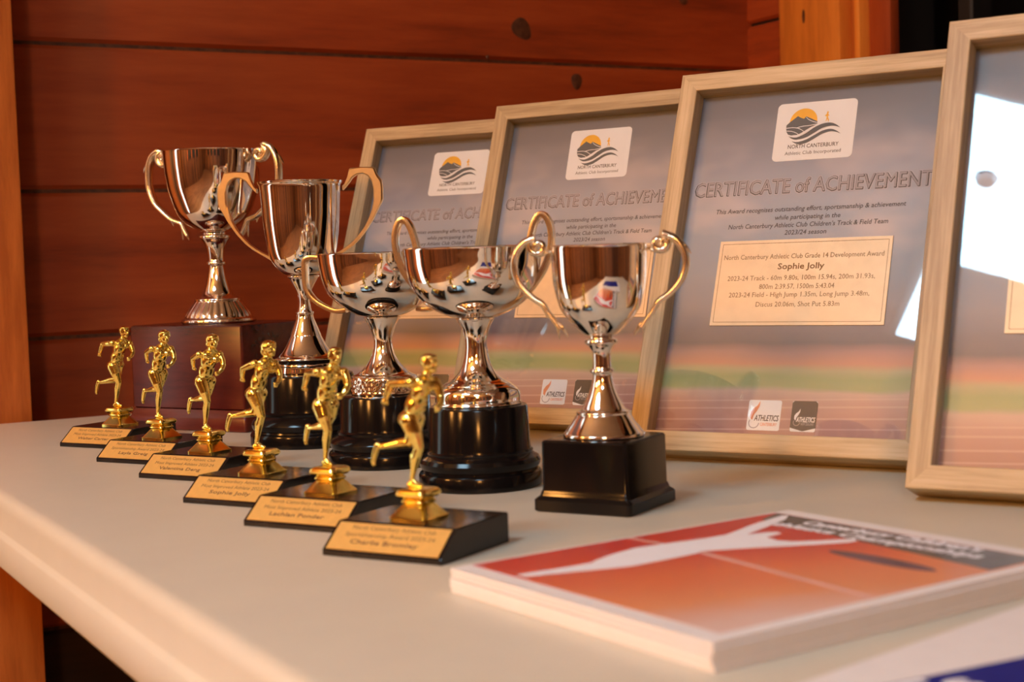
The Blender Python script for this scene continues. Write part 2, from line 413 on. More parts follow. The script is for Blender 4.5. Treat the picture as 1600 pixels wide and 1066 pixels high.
# plank wall behind the table
PXL = 0.25
wall = box('wall_back', PXL-.02, XC+.08, YW+.0045, YW+.10, 0, ZC, M_KNOT); struct(wall)
H = 0.1723
def plank_row(parent, z0, z1, length, place, seed):
    bm = box_bm(-length/2, length/2, 0, 0.010, z0+0.0022, z1-0.0022, 0.0045, 1)
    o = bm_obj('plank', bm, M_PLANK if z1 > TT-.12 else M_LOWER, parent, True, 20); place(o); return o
seams = [TT+0.4295+H*k for k in range(-7, 9)]
seams = [0.0]+[z for z in seams if 0.02 < z < ZC-.02]+[ZC]
LN = XC+.012-PXL
def pl_back(o): o.location = ((XC+PXL)/2+.006, YW, 0)
planks = []
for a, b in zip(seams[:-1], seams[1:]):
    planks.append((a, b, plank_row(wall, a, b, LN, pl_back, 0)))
def knot(x, z, rx, rz, rot):
    for a, b, o in planks:
        if a < z < b:
            pts = []
            n = 20
            V = [(0, -0.0012, 0)]; F = []
            for ring, (k, yy) in enumerate(((0.6, -0.0012), (1.0, 0.0004))):
                for i in range(n):
                    th = 2*PI*i/n; wob = 1+0.08*math.sin(3*th+x*50)
                    px, pz = rx*k*wob*math.cos(th), rz*k*wob*math.sin(th)
                    V.append((px*math.cos(rot)-pz*math.sin(rot), yy, px*math.sin(rot)+pz*math.cos(rot)))
            for i in range(n):
                j = (i+1) % n
                F.append((0, 1+i, 1+j)); F.append((1+i, 1+n+i, 1+n+j, 1+j))
            kk = mesh_obj('knot', V, F, M_KNOT, o, True)
            kk.location = (x-(XC+PXL)/2-.006, 0, z)
for x, z, rx, rz, rot in ((1.0441, TT+.4752, .0185, .0150, -.7), (1.131, TT+.406, .010, .0125, 0.0), (0.9893, TT+.4345, .0026, .0032, 0), (1.32, TT+.53, .008, .009, 0), (0.93, TT-.32, .014, .012, 0)):
    knot(x, z, rx, rz, rot)
# right-hand wall: planks, architrave, dark opening
RW0 = 1.4906
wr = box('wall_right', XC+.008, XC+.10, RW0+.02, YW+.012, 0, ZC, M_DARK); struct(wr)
seams2 = [TT+0.498+H*k for k in range(-8, 9)]
seams2 = [0.0]+[z for z in seams2 if 0.02 < z < ZC-.02]+[ZC]
def pl_right(o):
    o.rotation_euler = (0, 0, R(-90)); o.location = (XC, (YW+.008+1.66)/2, 0)
for a, b in zip(seams2[:-1], seams2[1:]):
    plank_row(wr, a, b, YW+.008-1.66, pl_right, 1)
def vboard(name, x0, x1, y0, y1, bev=0.002, mat=None):
    o = box(name, x0, x1, y0, y1, 0.0, ZC, mat or M_TRIM, None, bev, 2); return struct(o)
vboard('trim_2', XC-.018, XC+.012, 1.5692, 1.6960)
vboard('trim_3', XC+.004, XC+.016, 1.5416, 1.5692, .001, M_POST)  # darker pine here paints in the groove's shade
vboard('trim_4', XC-.018, XC+.012, 1.5305, 1.5416, .003)
vboard('trim_5', XC+.000, XC+.016, 1.4906, 1.5305, .001, M_PLANKV)
# architrave knot
kk = mesh_obj('knot', [(0, 0, 0)]+[(-0.0002, .003*math.cos(a), .010*math.sin(a)) for a in [2*PI*i/14 for i in range(14)]], [(0, 1+i, 1+(i+1) % 14) for i in range(14)], M_KNOT, bpy.data.objects['trim_2'])
kk.location = (XC-.0183, 1.642, TT+.488)
# the dark doorway beyond
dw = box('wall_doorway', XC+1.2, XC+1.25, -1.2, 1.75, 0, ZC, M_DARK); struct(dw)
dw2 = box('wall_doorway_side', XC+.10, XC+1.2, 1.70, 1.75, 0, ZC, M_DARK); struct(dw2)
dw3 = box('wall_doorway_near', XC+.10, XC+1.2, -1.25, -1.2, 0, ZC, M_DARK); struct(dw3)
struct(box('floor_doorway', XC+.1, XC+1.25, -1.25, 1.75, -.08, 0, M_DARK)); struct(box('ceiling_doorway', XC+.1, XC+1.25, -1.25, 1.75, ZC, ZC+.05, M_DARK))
# dark mullion just visible in the opening
struct(box('trim_6', XC+.06, XC+.10, 1.405, 1.43, 0, ZC, M_DARK, None, .003))
wr2 = box('wall_right_near', XC+.002, XC+.10, YS, 0.2, 0, ZC, M_WALLROOM); struct(wr2)
# post at the left end of the plank wall, glazed door beyond it
po = vboard('trim_1', 0.205, 0.3473, 1.70, 1.80, .003, M_POST)
db = box('wall_back_far', XL, -1.30, YW, YW+.10, 0, ZC, M_WALLROOM); struct(db)
dt = box('wall_back_over_door', -1.30, 0.205, YW, YW+.10, TT+1.36, ZC, M_WALLROOM); struct(dt)
win = box('window_1', -1.30, 0.205, YW+.06, YW+.07, 0.0, TT+1.36, M_DARK); struct(win)
for k, (x0, x1) in enumerate(((-1.24, -0.80), (-0.74, -0.38))):
    g = box('pane', x0, x1, YW+.052, YW+.058, 0.22, TT+1.28, M_DAY if k else M_DARK, win)
for x0, x1 in ((-1.30, -1.24), (-.80, -.74), (-.38, -.18)):
    box('window_frame', x0, x1, YW+.01, YW+.058, 0.0, TT+1.36, M_POST, win, .002)
struct(box('wall_back_side', -0.18, 0.205, YW, YW+.06, 0, TT+1.36, M_WALLROOM))
wl = box('wall_left', XL-.1, XL, YS, YW+.1, 0, ZC, M_WALLROOM); struct(wl)
ws = box('wall_front', XL, XC, YS-.1, YS, 0, ZC, M_WALLROOM); struct(ws)
# dark unlit windows on the far sides of the room (they only show in the cups)
def dark_window(name, x0, x1, y0, y1, z0, z1, ax):
    w = box(name, x0, x1, y0, y1, z0, z1, M_DARK); struct(w)
    if ax == 0:
        n = 3
        for k in range(n+1):
            y = y0+(y1-y0)*k/n; box('window_frame', x1-.002, x1+.02, y-.03, y+.03, z0, z1, M_POST, w, .002)
    else:
        n = 4
        for k in range(n+1):
            x = x0+(x1-x0)*k/n; box('window_frame', x-.03, x+.03, y1-.002, y1+.02, z0, z1, M_POST, w, .002)
dark_window('window_2', XL, XL+.01, -1.6, 0.6, TT+.15, TT+1.2, 0)
dark_window('window_3', -2.2, 0.6, YS, YS+.01, TT+.15, TT+1.2, 1)

# ------------------------------------------------------------------ lamps
def panel_light(y, label, sensor):
    cl = thing('ceiling_light', label, 'light', (-0.978, y, ZC), 0, 'ceiling light panels')
    rect_stack('light_housing', 0.60, 0.60, [(0.0, -.001), (0.0, -.012), (.012, -.03), (.03, -.03)], M_WHITEM, cl, .01)
    box('diffuser', -.268, .268, -.268, .268, -.036, -.031, M_PANEL, cl)
    if sensor: lathe('sensor_cap', [(.0, -.052), (.018, -.050), (.024, -.0365)][::-1], M_STEEL, cl, 24).location = (0.043, 0.148, 0)
panel_light(0.352, 'square cool white ceiling light panel with a round sensor, mirrored in the nearest frame', True)
panel_light(-1.45, 'square cool white ceiling light panel nearest the front wall', False)
def pendant(x, y, z, label):
    pd = thing('pendant_lamp', label, 'lamp', (x, y, ZC), 0, 'warm pendant lamps behind the camera')
    lathe('ceiling_rose', [(.05, -.02), (.05, -.001)], M_WHITEM, pd, 24)
    lathe('cord', [(.003, z-ZC+.15), (.003, -.02)], M_DARK, pd, 8)
    lathe('lamp_globe', [(max(.0005, .14*math.sin(PI*k/16)), z-ZC-.14*math.cos(PI*k/16)) for k in range(17)], M_GLOBE, pd, 32)
pendant(-1.85, 1.12, TT+0.95, 'warm glowing globe pendant nearest the glazed door')
pendant(-2.1, 0.05, TT+1.05, 'warm glowing globe pendant nearest the left wall window')
pendant(-1.3, -2.2, TT+1.15, 'warm glowing globe pendant nearest the front wall window')

# ------------------------------------------------------------------ table
X0, X1, Y0, Y1 = 0.2015, 0.985, -0.16, 1.686
tb = thing('folding_table', 'long off-white plastic folding table carrying trophies and frames', 'table', ((X0+X1)/2, (Y0+Y1)/2, 0))
top = rect_stack('table_top', X1-X0, Y1-Y0, [(.004, TT-.055), (.001, TT-.0525), (.0, TT-.050), (0.0, TT-.0305), (.0007, TT-.0290), (.0030, TT-.0272), (.0034, TT-.0255), (.0034, TT-.010), (.0040, TT-.006), (.0054, TT-.0028), (.0078, TT-.0008), (.0115, TT)], M_TABLE, tb, .03, 8, 50)
def tube_path(pts, r, name, mat, parent):
    return sweep_free(name, pts, r, mat, parent)
def sweep_free(name, pts, r, mat, parent, seg=10):
    V, F = [], []
    n = len(pts); pts = [Vector(p) for p in pts]
    u = None
    for i, p in enumerate(pts):
        tg = (pts[min(i+1, n-1)]-pts[max(i-1, 0)]).normalized()
        if u is None: u = tg.orthogonal().normalized()
        u = (u-tg*u.dot(tg)).normalized(); w = tg.cross(u)
        for k in range(seg):
            a = 2*PI*k/seg; V.append(p+(u*math.cos(a)+w*math.sin(a))*r)
    for i in range(n-1):
        for k in range(seg):
            k2 = (k+1) % seg; F.append((i*seg+k, i*seg+k2, (i+1)*seg+k2, (i+1)*seg+k))
    F.append(tuple(range(seg-1, -1, -1))); F.append(tuple((n-1)*seg+k for k in range(seg)))
    return mesh_obj(name, V, F, mat, parent, True, 50)
for sy in (-.60, .55):
    for sx in (-.14, .26):
        sweep_free('leg', [(sx, sy, TT-.055), (sx, sy, .02), (sx, sy, .0005)], .014, M_STEEL, tb)
    sweep_free('crossbar', [(-.14, sy, .25), (0, sy, .25), (.26, sy, .25)], .010, M_STEEL, tb)

# ------------------------------------------------------------------ certificate frames
W0, H0, MO, FD, FG = 0.204, 0.291, 0.01545, 0.0278, 0.0103
FWD, FHT = W0+2*MO, H0+2*MO
def rail_mesh(L):
    """mitred moulding along X, outer edge at y=0, front at z=0"""
    m, d, l = MO, FD, 0.0052
    prof = [(0.0006, 0), (m-.0006, 0), (m, -.0006), (m, -FG+.001), (m, -FG-.004), (m-.006, -FG-.004), (m-.006, -d), (0.0006, -d), (0, -d+.0006), (0, -.0006)]
    V, F = [], []
    for s in (0, 1):
        for y, z in prof: V.append(((y if s == 0 else L-y), y, z))
    n = len(prof)
    for i in range(n):
        j = (i+1) % n; F.append((i, j, n+j, n+i))
    F.append(tuple(range(n-1, -1, -1))); F.append(tuple(range(n, 2*n)))
    bm = bmesh.new(); vs = [bm.verts.new(v) for v in V]
    for f in F: bm.faces.new([vs[i] for i in f])
    bmesh.ops.recalc_face_normals(bm, faces=bm.faces)
    me = bpy.data.meshes.new('frame_rail'); bm.to_mesh(me); bm.free(); me.materials.append(M_ASH); return me
RAIL_W, RAIL_H = rail_mesh(FWD), rail_mesh(FHT)

def logo(sheet, z):
    ax0, by0 = 0.0685, 0.2785            # card's top-left corner on the sheet
    def P(a, b): return (ax0+a*.001, by0-b*.001)
    poly('logo_card', rrect(ax0, ax0+.0665, by0-.0505, by0, .004), z, M_CARD, sheet)
    poly('sun', [P(23+11.6*math.cos(2*PI*k/40), 17-11.6*math.sin(2*PI*k/40)) for k in range(40) if 17-11.6*math.sin(2*PI*k/40) < 21], z+.0001, M_SUN, sheet)
    poly('mountain', [P(*q) for q in ((9, 19.2), (12, 16.4), (17.9, 11.8), (20.5, 13.4), (23.2, 14.6), (25, 12.6), (29, 14.6), (34.8, 17.6), (35.3, 20.4), (30, 22.2), (25.3, 25), (22, 27), (19.0, 28.2), (14, 28.4), (11.3, 27.5), (9.6, 25), (9.1, 22))], z+.0002, M_SLATE, sheet)
    def ribbon(pts, wd):
        s = spline(pts, 6); return [P(a, b) for a, b in s], s
    def wave(u, l, mat, zz):
        poly('wave', [P(*q) for q in spline(u, 5)]+[P(*q) for q in reversed(spline(l, 5))], zz, mat, sheet)
    wave([(10.6, 27.6), (15, 29.0), (20, 28.6), (26.4, 25.6), (32.6, 21.3), (39, 18.6), (43, 18.3)], [(10.9, 28.9), (15, 30.2), (20, 30), (26.4, 27.2), (32.6, 22.9), (39, 20.1), (43, 19.5)], M_CARD, z+.0003)
    wave([(12.0, 29.0), (16, 30.4), (20, 30.3), (26.4, 27.5), (32.6, 23.1), (39, 20.3), (45.8, 19.7), (51, 21.8), (54.6, 24.8)], [(12.4, 29.6), (16, 31.9), (20.2, 32.4), (26.9, 31), (33.2, 27.6), (39.5, 23.9), (46.2, 22.6), (51, 23.2), (54.6, 24.8)], M_SLATE, z+.0003)
    wave([(15.2, 33.6), (20, 34.6), (27, 33), (33.5, 29.6), (40, 26.2), (46.5, 25.2), (51.5, 27), (55.4, 30)], [(15.6, 34.0), (20.2, 36.4), (27, 36), (33.5, 32.8), (40, 29.0), (46.5, 27.4), (51.5, 28.2), (55.4, 30)], M_SLATE, z+.0003)
    for l in (((9.2, 21.6), (15, 21.4), (20, 22.6), (24.5, 25.4)), ((17.5, 22.0), (23, 20.8), (29, 20.6), (35, 19.6)), ((25, 12.9), (27, 15.0), (31, 17.2), (35.2, 18.6)), ((9.4, 24.0), (14, 24.6), (18, 26.2), (20, 27.6))):
        wave(l, [(a, b+.55) for a, b in l], M_CARD, z+.00025)
    # tiny golden runner
    poly('runner_mark', [P(*q) for q in ((41.6, 19.0), (42.3, 14.2), (40.6, 13.4), (42.1, 11.6), (42.0, 10.2), (42.9, 9.6), (43.5, 10.4), (43.1, 11.8), (44.4, 13.6), (43.2, 13.4), (43.4, 15.2), (44.4, 17.0), (43.9, 19.2), (43.4, 17.2), (42.7, 16.0), (42.2, 19.0))], z+.0002, M_SUN, sheet)
    text('logo_lettering', 'NORTH CANTERBURY', ax0+.0125, ax0+.0545, by0-.0400, .0033, z+.0002, M_INK, sheet, 0.01)
    text('logo_lettering', 'Athletic Club Incorporated', ax0+.0105, ax0+.0570, by0-.0455, .0029, z+.0002, M_INKB, sheet, 0.0)

def badges(sheet, z):
    for x0, x1, dark in ((.0765, .1030, False), (.1115, .1315, True)):
        w = x1-x0
        poly('badge_card', rrect(x0, x1, .0062, .0300, .0016), z, M_CARD, sheet)
        if dark:
            poly('badge_field', [(x0, .0285), (x0+.0015, .0300), (x1-.0015, .0300), (x1, .0285), (x1, .0092), (x0+w/2, .0066), (x0, .0092)], z+.0001, M_BADGE, sheet)
        k = w/.0265
        fx, fy = (x0+.0015, .0130) if not dark else (x0+.0022, .0140)
        fl = [(0.8, 3), (0.6, 7), (2.6, 10.2), (5.6, 12.6), (7.6, 16.2), (7.4, 12.0), (5.6, 8.2), (3.6, 5.2), (2.6, 1.2)]
        sc = .001*(1.0 if not dark else .62)
        poly('flame', [(fx+a*sc, fy+b*sc) for a, b in fl], z+.0002, M_FLAME if not dark else M_CARD, sheet)
        fr_ = [(fx+(4.2+4.4*math.cos(a))*sc, fy+(-1+4.4*math.sin(a))*sc) for a in [R(150+210*i/16) for i in range(17)]]
        fi = [(fx+(4.2+3.7*math.cos(a))*sc, fy+(-1+3.7*math.sin(a))*sc) for a in [R(150+210*i/16) for i in range(17)]]
        poly('flame_ring', fr_+fi[::-1], z+.0002, M_TITLE, sheet)
        text('badge_lettering', 'ATHLETICS', x0+.0058*k, x1-.0016*k, .0137, .0044*(k**.6), z+.0003, M_INK if not dark else M_CARD, sheet, 0.02, 0.12)
        text('badge_lettering', 'CANTERBURY' if not dark else 'NEW ZEALAND', x0+.0110*k, x1-.0022*k, .0098 if not dark else .0112, .0024*(k**.6), z+.0003, M_FLAME if not dark else M_TITLE, sheet, 0.01)

def certificate(sheet, z, award):
    logo(sheet, z)
    text('title_lettering', 'CERTIFICATE of ACHIEVEMENT', .0046, .2010, .2003, .0122, z, M_HALO, sheet, 0.055)
    text('title_lettering', 'CERTIFICATE of ACHIEVEMENT', .0050, .2006, .2004, .0121, z+.0001, M_INK, sheet, 0.025)
    text('title_lettering', 'CERTIFICATE of ACHIEVEMENT', .0054, .2002, .2006, .0120, z+.0002, M_TITLE, sheet, 0.0)
    for s, a, b, y in (('This Award recognises outstanding effort, sportsmanship & achievement', .026, .182, .1848), ('while participating in the', .0775, .1313, .1778),
                       ('North Canterbury Athletic Club Children\u2019s Track & Field Team', .039, .1695, .1712), ('2023/24 season', .0875, .1214, .1648)):
        text('body_lettering', s, a, b, y, .0038, z, M_INKB, sheet, 0.010, 0.12)
    pz = z+.0008
    pl = box('award_plate', .0345, .1752, .0898, .1605, z, pz, M_PLATE, sheet)
    b0 = rrect(.0370, .1727, .0923, .1580, .0003, 1); b1 = rrect(.0374, .1723, .0927, .1576, .0003, 1)
    n = len(b0)
    V = [(x, y, pz+.00006) for x, y in b0]+[(x, y, pz+.00006) for x, y in b1]
    mesh_obj('plate_border', V, [(i, (i+1) % n, n+(i+1) % n, n+i) for i in range(n)], M_ENGR, sheet)
    for s, a, b, y, cp, of in award:
        text('plate_lettering', s, a, b, y, cp, pz+.0001, M_ENGR, sheet, of)
    badges(sheet, z)

SOPHIE = [('North Canterbury Athletic Club Grade 14 Development Award', .0395, .1698, .1446, .0039, .004), ('Sophie Jolly', .0860, .1235, .1358, .0047, .026),
          ('2023-24 Track - 60m 9.80s, 100m 15.94s, 200m 31.93s,', .0448, .1645, .1268, .0039, .004), ('800m 2:39.57, 1500m 5:43.04', .0725, .1335, .1196, .0039, .004),
          ('2023-24 Field - High Jump 1.35m, Long Jump 3.48m,', .0478, .1616, .1130, .0039, .004), ('Discus 20.06m, Shot Put 5.83m', .0715, .1392, .1050, .0039, .004)]
def cert_frame(x, y, a, l, label, award):
    u = Vector((math.cos(a), -math.sin(a), 0)); b = Vector((math.sin(a), math.cos(a), 0)); zz = Vector((0, 0, 1))
    upv = zz*math.cos(l)+b*math.sin(l); back = b*math.cos(l)-zz*math.sin(l)
    o = Vector((x, y, 0.0002))-back*FD
    q = Matrix.Rotation(-TH, 3, 'Z')
    M = Matrix((q @ u, q @ upv, q @ (-back))).transposed().to_4x4()
    ox = q @ o; M.translation = (ox.x, ox.y, ox.z+TT)
    e = thing('certificate_frame', label, 'picture frame', group='framed certificates')
    e.matrix_world = M
    for me, loc, rz in ((RAIL_W, (0, 0), 0), (RAIL_H, (FWD, 0), 90), (RAIL_W, (FWD, FHT), 180), (RAIL_H, (0, FHT), 270)):
        r = bpy.data.objects.new('frame_rail', me); COL.objects.link(r); r.parent = e
        r.location = (loc[0], loc[1], 0); r.rotation_euler = (0, 0, R(rz))
    box('glass_pane', MO-.004, FWD-MO+.004, MO-.004, FHT-MO+.004, -FG-.0020, -FG-.0002, M_GLASS, e)
    sh = box('certificate_sheet', -.003, W0+.003, -.003, H0+.003, -.0006, 0, M_CERT, e)
    sh.location = (MO, MO, -FG-.0040)
    certificate(sh, .0002, award)
    box('backing_board', .0065, FWD-.0065, .0065, FHT-.0065, -FD+.002, -FG-.0060, M_BACKB, e)
    # easel strut
    Mi = M.inverted()
    pt = Vector((FWD/2, FHT*.62, -FD+.001)); wp = M @ pt
    gp = wp+(q @ b)*(0.115+0.0*l); gp.z = TT+.003
    lp = Mi @ gp
    bm = bmesh.new()
    vs = []
    for s, (c, hw) in enumerate(((pt, .018), (lp, .030))):
        for sx in (-1, 1):
            for dz in (0, -.0025):
                vs.append(bm.verts.new((c.x+sx*hw, c.y, c.z+dz)))
    for f in ((0, 2, 3, 1), (4, 5, 7, 6), (0, 1, 5, 4), (2, 6, 7, 3), (0, 4, 6, 2), (1, 3, 7, 5)): bm.faces.new([vs[i] for i in f])
    bm_obj('easel_strut', bm, M_BACKB, e)
    return e
cert_frame(-0.19693, 1.54695, 0.47, 0.405, 'pale wood certificate frame farthest back, behind the tall gold-handled cup', [])
cert_frame(-0.05055, 1.43468, 0.56903, 0.33472, 'pale wood certificate frame behind the two wide-bowled cups, second from the plank wall', [])
cert_frame(0.10027, 1.18077, 0.56487, 0.37839, 'pale wood certificate frame with the fully readable gold award plate', SOPHIE)
cert_frame(0.25766, 0.95131, 0.57987, 0.34953, 'nearest pale wood certificate frame, its glass reflecting a bright white light', [])

# ------------------------------------------------------------------ cups
def cup_empty(name, x, y, label, rot, group='silver cups on the table', z=TT):
    return thing(name, label, 'trophy', (x, y, z), rot, group)
def bowl_profile(outer, th=0.0011):
    """outer (r,z) from bottom to rim; returns closed shell: outside up, over the rim, inside down"""
    o = spline(outer, 5)
    inn = [(max(0.0002, r-th), z+th*0.7) for r, z in o if r > 0.006]
    rimr, rimz = o[-1]
    return o+[(rimr+.0002, rimz+.0004), (rimr-th*.5, rimz+.0009), (rimr-th, rimz+.0004)]+list(reversed(inn[:-1]))+[(0.0002, inn[0][1])]
def round_base(e, prof):
    lathe('plinth', prof, M_BLACK, e, 96, None, 32)
HANDLE_ROT = R(-32)-TH   # handle line of the cups, parallel to the frames

def ornate_handle(e, sgn, path, scroll, tips, k):
    """scrolled cast handle in the XZ plane of e, on side sgn"""
    pts = []
    cx, cz, r0, r1, a0, turns = scroll
    n = 26
    for i in range(n):
        t = i/(n-1); a = a0-turns*2*PI*(1-t); rr = r0+(r1-r0)*t
        pts.append((cx+rr*math.cos(a), cz+rr*math.sin(a), .0012*k+.0006*k*t, .0022*k))
    sp = spline(path, 6)
    m = len(sp)
    for i, (r, z) in enumerate(sp):
        t = i/(m-1)
        w = .0022*k*(1-.35*t); pts.append((r, z, w*.8, w*1.25))
    P = [(Vector((sgn*r, 0, z)), a, b) for r, z, a, b in pts]
    h = sweep('handle', P, M_CHAMP, e, 12)
    for (r0_, z0_, r1_, z1_, wd) in tips:          # leaf sprigs
        q = [(Vector((sgn*(r0_+(r1_-r0_)*t), 0, z0_+(z1_-z0_)*t+.0012*k*math.sin(PI*t))), max(.0002, wd*(.5+.8*t)*(1-t)**.6*.8), max(.0003, wd*(.6+1.0*t)*(1-t)**.5)) for t in [i/7 for i in range(8)]]
        sweep('handle_leaf', q, M_CHAMP, h, 10)
    return h

# cup on the red box
u60 = Vector((math.cos(R(-60)), math.sin(R(-60)), 0)); b60 = Vector((math.sin(R(60)), math.cos(R(60)), 0))
FRp = Vector((0.483, 1.3835, 0))
BW, BD, BH = .155, .110, .105
bc = FRp-u60*(BW/2)+b60*(BD/2)
bx = thing('plinth_box', 'dark red lacquered wooden plinth box under the tallest standing cup', 'box', (bc.x, bc.y, TT), R(-60))
rect_stack('box_body', BW, BD, [(.006, .0205), (.0045, .0215), (.0030, .0225), (.0030, BH-.0022), (.0038, BH-.0006), (.0052, BH)], M_RED, bx, .003, 4)
rect_stack('box_plinth', BW, BD, [(.001, 0), (0, .001), (0, .0125), (.0006, .0138), (.0028, .0190), (.0034, .0210)], M_RED, bx, .003, 4)
c1 = cup_empty('trophy_cup', bc.x, bc.y, 'silver cup with scrolled handles standing on the red wooden box', R(-24)-TH, z=TT+BH)
zf = .1112
c1p = [(0.1112, .0355), (.1118, .0372), (0.1135, 0.0379), (.1158, .0370), (.1172, .0345), (0.1224, 0.0318), (.130, .0262), (.1335, .0238), (.1345, .0243), (0.1362, 0.0240), (.1368, .0210), (0.1414, 0.0151), (0.1545, 0.0105), (0.1676, 0.0079), (.1700, .0080), (.1706, .0098), (0.1722, 0.0103), (.1738, .0098), (0.1744, 0.0082), (.180, .0083), (0.1872, 0.0095), (.193, .0122), (0.1964, 0.0150), (.1978, .0160), (.1992, .0162), (.2005, .0155), (.2012, .0120), (.2032, .0115)]
def flute(a, z):
    zz = z+zf
    if .1180 < zz < .1330: return 1+.035*abs(math.sin(14*a))-.012
    if .1118 <= zz < .1160: return 1+.006*math.sin(60*a)
    return 1.0
c1f = spline([(r, z-zf) for z, r in c1p], 3)
lathe('foot', [(max(r, .001), z) for r, z in c1f], M_SILVER, c1, 168, flute, 50)
c1b = [(.0008, .2030), (.0115, .2036), (.0170, .2052), (.0276, .2118), (.0345, .2190), (.0385, .2262), (.0447, .2446), (.0478, .2641), (.0488, .2760), (.0492, .2858)]
lathe('bowl', bowl_profile([(r, z-zf) for r, z in c1b]), M_SILVER, c1, 128, None, 60)
rim = .2862-zf
for s in (-1, 1):
    ornate_handle(c1, s, [(.0655, rim+.0035), (.0725, rim-.0005), (.0775, rim-.0095), (.0795, rim-.022), (.0785, rim-.036), (.0725, rim-.0500), (.0620, rim-.0600), (.0530, rim-.0670), (.0455, rim-.0700), (.0405, rim-.0720), (.0370, rim-.0790), (.0335, rim-.0850)],
                  (.0585, rim-.0050, .0012, .0088, R(65), 1.35),
                  [(.0740, rim-.004, .0860, rim-.0175, .0030), (.0545, rim-.066, .0510, rim-.0745, .0030), (.0415, rim-.071, .0325, rim-.0895, .0034), (.0400, rim-.072, .0400, rim-.0890, .0026)], 2.2)
    sweep('handle_mount', [(Vector((s*r, 0, z)), .0013, .0022) for r, z in spline([(.0485, rim-.006), (.0520, rim-.0075), (.0555, rim-.0120), (.0600, rim-.0120)], 5)], M_CHAMP, c1, 10)

# tall cup with angular satin-gold handles
p2 = Vector(room(*(Vector((0.4996*CT-1.2679*ST, 0.4996*ST+1.2679*CT))+Vector((.0030, 0)))))
c2 = cup_empty('trophy_cup', p2.x, p2.y, 'tall narrow silver cup with angular flat gold handles on round black base', R(-5)-TH)
round_base(c2, [(.0520, .0), (.0533, .0012), (.0533, .0095), (.0525, .0115), (.0505, .0125), (.0500, .0140), (.0515, .0165), (.0520, .0195), (.0505, .0230), (.0465, .0262), (.0450, .0275), (.0455, .0295), (.0432, .0310), (.0425, .0345), (.0418, .0610), (.0408, .0632), (.0385, .0637)])
c2p = [(.0640, .0262), (.0648, .0268), (0.0699, 0.0262), (.0712, .0270), (.0725, .0266), (.0748, .0280), (0.0765, 0.0292), (.0778, .0288), (.0800, .0250), (0.0868, 0.0195), (0.0972, 0.0139), (.0985, .0137), (0.1123, 0.0083), (.1165, .0075), (.1172, .0079), (0.1181, 0.0081), (.1192, .0078), (.1200, .0062), (0.1292, 0.0049), (.1370, .0064), (0.1425, 0.0090), (.1490, .0125), (0.1506, 0.0142), (.1520, .0138), (.1524, .010)]
lathe('foot', [(r, z) for r, z in spline([(r, z) for z, r in c2p], 3)], M_SILVER, c2, 112, None, 50)
c2b = [(.0008, .1522), (.0130, .1526), (.0185, .1545), (.0255, .1610), (.0297, .1696), (.0326, .1858), (.0342, .2000), (.0350, .2129), (.0358, .2250), (.0364, .2324), (.0376, .2345), (.0381, .2360)]
lathe('bowl', bowl_profile(c2b), M_SILVER, c2, 128, None, 60)
def plate_handle(e, outline_o, outline_i, th, mat, name='handle'):
    """flat cast strap: strip between an outer and an inner outline, extruded across"""
    n = 110
    def resample(pts):
        d = [0]
        for a, b in zip(pts[:-1], pts[1:]): d.append(d[-1]+math.hypot(b[0]-a[0], b[1]-a[1]))
        out = []
        for i in range(n):
            s = d[-1]*i/(n-1); k = 0
            while k < len(d)-2 and d[k+1] < s: k += 1
            t = (s-d[k])/max(1e-9, d[k+1]-d[k]); out.append((pts[k][0]+(pts[k+1][0]-pts[k][0])*t, pts[k][1]+(pts[k+1][1]-pts[k][1])*t))
        return out
    O, I = resample(outline_o), resample(outline_i)
    bm = bmesh.new(); rings = []
    for (ox, oz), (ix, iz) in zip(O, I):
        e_ = .14
        q = []
        for fx, fy in ((0, -1+.3), (e_, -1), (1-e_, -1), (1, -1+.3), (1, 1-.3), (1-e_, 1), (e_, 1), (0, 1-.3)):
            q.append(bm.verts.new((ox+(ix-ox)*fx, fy*th/2, oz+(iz-oz)*fx)))
        rings.append(q)
    for a, b in zip(rings[:-1], rings[1:]):
        for k in range(8):
            bm.faces.new((a[k], a[(k+1) % 8], b[(k+1) % 8], b[k]))
    bm.faces.new(rings[0][::-1]); bm.faces.new(rings[-1])
    return bm_obj(name, bm, mat, e, True, 32)
def px2(lst, ax, ytop, ztop, s, cs):
    return [((ax-x)/s/cs, ztop+(ytop-y)/s) for x, y in lst]
o2 = px2([(400, 293), (397, 291), (392, 280), (389, 268), (387, 266.5), (370, 265.5), (352, 266), (350, 267.5), (348, 274), (345, 280), (341, 285), (339.5, 288), (338.5, 300), (339, 316), (340.5, 320), (344, 326), (354, 345), (366, 363), (379, 378), (390, 387.5), (401, 394.5), (418, 405)], 467, 285, .2360, 1726, .985)
i2 = px2([(400, 300), (396, 296), (390, 289), (385, 282), (377, 276.5), (368, 275.5), (361, 279), (355, 287), (352.5, 300), (353, 318), (356, 331), (361, 344), (368, 357.5), (377, 369), (387, 379.5), (396, 386.5), (405, 392.5), (419, 399.5)], 467, 285, .2360, 1726, .985)
for s in (-1, 1):
    plate_handle(c2, [(s*r, z) for r, z in o2], [(s*r, z) for r, z in i2], .0075, M_SATIN)

